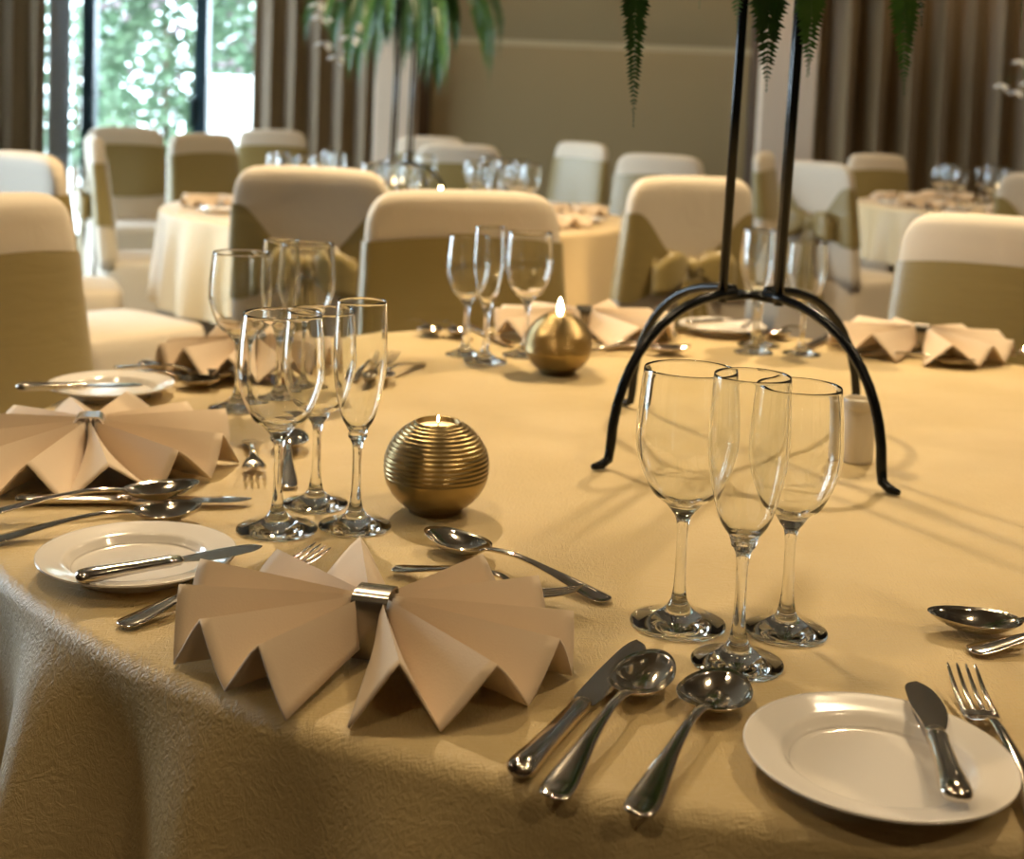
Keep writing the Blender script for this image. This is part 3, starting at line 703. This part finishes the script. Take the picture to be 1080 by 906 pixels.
# ------------------------------------------------------------------ iron flower stands
def iron_stand(cx, cy, ang, label, top=1.62):
    t = thing('flower_stand', label, 'stand', (cx, cy, TZ), R(ang))
    fx, fy, rx = .150, .158, .0325; za = .187
    for sx in (-1, 1):
        for sy in (-1, 1):
            P = []
            P.append((sx * fx * 1.09, sy * fy * 1.09, .0045)); P.append((sx * fx * 1.03, sy * fy * 1.03, .0055)); P.append((sx * fx * .985, sy * fy * .985, .010))
            for k in range(0, 13):
                a = R(3) + k / 12 * R(87)
                q = rx / fx
                h = .012 + (za - .012) * math.sin(a) ** .92
                d = q * .35 + (.975 - q * .35) * math.cos(a) ** .80
                P.append((sx * fx * max(d, q * .6), sy * fy * max(d, q * .6 * fx / fy * 1.0), h))
            rad = [.0030, .0052, .0056] + [.0058] * 13
            o = MB().tube(P, rad, 12).build('leg', 'iron', t)
            MB().tube([(sx * rx, sy * rx, za - .010), (sx * rx + .010, sy * rx, top - TZ)], .0056, 12).build('rod', 'iron', t)
    MB().tube([(-rx, -rx, za - .004), (rx, rx, za - .004)], .005, 8).tube([(-rx, rx, za - .004), (rx, -rx, za - .004)], .005, 8).build('brace', 'iron', t)
    MB().lathe([(.0005, top - TZ), (.085, top - TZ), (.088, top - TZ + .004), (.085, top - TZ + .008), (.0005, top - TZ + .008)], 32).build('top_plate', 'iron', t, True, 40)
    return t
SC = (.289, 1.568); STOP = 1.47
iron_stand(SC[0], SC[1], -9.5, 'tall black iron stand with arched legs on the gold table', STOP)
iron_stand(T2[0] - .005, T2[1], 18, 'thin black iron stand on the table by the garden window', STOP)

iron_stand(T3[0] + .28, T3[1] + .08, 30, 'thin black iron stand on the table beside the long curtain', STOP)

# ------------------------------------------------------------------ fern arrangements
def frond_mesh(pts, plen, npin, rnd, m, stem=.0014):
    """fern frond along a path of points; leaflets in two rows"""
    P = [Vector(p) for p in spline(pts, 8)]
    b = MB(); n = len(P)
    L = [0]
    for i in range(1, n): L.append(L[-1] + (P[i] - P[i - 1]).length)
    def at(s_):
        for i in range(1, n):
            if L[i] >= s_ or i == n - 1:
                k = (s_ - L[i - 1]) / max(1e-6, L[i] - L[i - 1]); return P[i - 1].lerp(P[i], k), (P[i] - P[i - 1]).normalized()
    b.tube([tuple(p) for p in P[::2]], [stem * (1 - .75 * i / max(1, len(P[::2]) - 1)) for i in range(len(P[::2]))], 5)
    for k in range(npin):
        u = .12 + .88 * (k + .5) / npin; p, d = at(u * L[-1])
        ref = Vector((0, 0, 1)) if abs(d.z) < .85 else Vector((math.cos(1.3), math.sin(1.3), 0))
        side = d.cross(ref).normalized(); nor = side.cross(d).normalized()
        l = plen * (math.sin(PI * min(1, .22 + u * .80)) ** .8) * rnd.uniform(.85, 1.1) + .002
        for s_ in (-1, 1):
            dr = (side * s_ * .86 + d * .5 + nor * rnd.uniform(-.2, .05)).normalized(); w = min(l * .24, .0062)
            o = p + d * rnd.uniform(-.001, .001)
            tipd = -nor * l * .12
            b.add([o - d * w * .5, o + dr * l * .45 - d * w * .9, o + dr * l + tipd, o + dr * l * .45 + d * w * .9, o + d * w * .5], [(0, 1, 3, 4), (1, 2, 3)])
    return b.mesh('frond', False)
def fern_thing(cx, cy, z, label, seed, fronds, m1='fern', flowers=0):
    rnd = random.Random(seed); t = thing('fern_arrangement', label, 'plant', (cx, cy, z))
    MB().lathe([(.0005, 0), (.055, 0), (.075, .02), (.085, .05), (.088, .055), (.082, .055), (.07, .02), (.0005, .012)], 32).build('bowl', 'iron', t)
    for (az, reach, drop, rise, plen, npin) in fronds:
        a = R(az); c, s_ = math.cos(a), math.sin(a)
        pts = [(c * .03, s_ * .03, .03), (c * reach * .40, s_ * reach * .40, .03 + rise), (c * reach * .78, s_ * reach * .78, .03 + rise * .75), (c * reach, s_ * reach, .03 + rise * .75 - drop * .42), (c * reach * 1.04 + .01 * math.sin(az), s_ * reach * 1.04, .03 + rise * .75 - drop)]
        me = frond_mesh(pts, plen, npin, rnd, m1); me.materials.append(M[m1 if rnd.random() < .7 else 'fern2'])
        link('frond', me, t)
    for k in range(flowers):
        a = rnd.uniform(2.2, 4.4); r = rnd.uniform(.2, .42); b = MB(); zc = rnd.uniform(-.15, .06)
        c = Vector((r * math.cos(a), r * math.sin(a), zc))
        for q in range(5):
            d = Vector((math.cos(q * 1.257), math.sin(q * 1.257) * .5, -.5 + .3 * math.sin(q))).normalized(); e = d.cross(Vector((0, 0, 1))).normalized()
            b.add([c, c + d * .025 + e * .016, c + d * .055, c + d * .025 - e * .016], [(0, 1, 2, 3)])
        fo = b.build('flower', 'petal', t, smooth=False); solid(fo, .001)
        MB().tube([(0, 0, .03), tuple(c * .5 + Vector((0, 0, .08))), tuple(c)], .0015, 5).build('flower_stem', 'stemgreen', t)
    return t
rnd = random.Random(31)
fr = []
# fronds hanging on the near and outer sides of the arrangement
for az, reach, drop, rise, pl, n in [(-155, .175, .44, .08, .030, 110), (-118, .125, .33, .08, .036, 80), (-100, .085, .38, .06, .044, 80), (-75, .105, .36, .06, .040, 80), (-50, .06, .36, .06, .040, 70), (-5, .150, .375, .06, .038, 90), (-30, .165, .30, .06, .026, 80),
                                     (-165, .225, .28, .08, .008, 70), (-12, .270, .31, .08, .010, 80), (60, .16, .30, .1, .036, 80), (110, .16, .30, .1, .034, 80), (150, .17, .26, .1, .034, 80)]:
    fr.append((az, reach, drop, rise, pl, n))
for k in range(16): fr.append((k * 22.5 + rnd.uniform(-8, 8), rnd.uniform(.22, .34), rnd.uniform(.08, .2), rnd.uniform(.1, .2), rnd.uniform(.03, .042), 80))
fern_thing(SC[0], SC[1], STOP + .0085, 'green hanging fern arrangement on the black iron stand of the gold table', 4, fr, 'fern')
fr = []
for k in range(44): fr.append((k * 8.2 + rnd.uniform(-8, 8), rnd.uniform(.10, .40), rnd.uniform(.18, .40), rnd.uniform(.06, .18), rnd.uniform(.03, .05), 60))
fern_thing(T2[0] - .005, T2[1], STOP + .0085, 'green fern arrangement with white flowers on the thin stand by the window', 9, fr, 'fern', flowers=7)

fern_thing(T3[0] + .28, T3[1] + .08, STOP + .0085, 'green fern arrangement with white flowers above the curtain table', 23, fr[::2], 'fern', flowers=14)
# ------------------------------------------------------------------ settings on the two further tables
NAPF = [napkin(0, 0, 0, '', seed=40 + k, far=True, rad=.15) for k in range(2)]
def far_setting(T, ang, k, glab, nlab, plab, gg, ng, pg, withplate=True):
    a = R(ang); d = Vector((math.cos(a), math.sin(a))); s_ = Vector((-d.y, d.x))
    def P(r, w): q = Vector(T) + d * r + s_ * w; return q.x, q.y
    for kind, r, w, kl in (('large', .46, -.06, 'large clear wine glass'), ('flute', .44, .01, 'tall clear champagne flute'), ('small', .43, .075, 'smaller clear wine glass')): glass_far(*P(r, w - .10), kind, kl + glab, gg + ', ' + kl)
    o = link('napkin', NAPF[k % 2]); o.location = (*P(.66, 0), TZ + .001); o.rotation_euler = (0, 0, a - PI / 2); solid(o, .0016, 1.); tag(o, nlab, 'napkin', ng)
    if withplate: plate(*P(.66, .245), plab, pg)
for k in range(8):
    far_setting(T2, 12 + 45 * k, k, ' on the table by the garden window', 'fanned beige napkin on the table by the garden window', 'white bread plate on the table by the garden window',
                'glasses on the garden window table', 'napkins on the garden window table', 'bread plates on the garden window table')
for k in range(8):
    far_setting(T3, 20 + 45 * k, k, ' on the table beside the long bronze curtain', 'fanned beige napkin on the table beside the long bronze curtain', 'white bread plate on the table beside the long bronze curtain',
                'glasses on the curtain table', 'napkins on the curtain table', 'bread plates on the curtain table')
for T, lab, g in ((T2, 'small lit brass candle ball on the table by the garden window', 'candle balls on the garden window table'), (T3, 'small lit brass candle ball on the table beside the bronze curtain', 'candle balls on the curtain table')):
    for dx, dy in ((.16, -.22), (-.2, -.26), (-.05, .3)): ball(T[0] + dx, T[1] + dy, lab, 1.2, True, group=g)
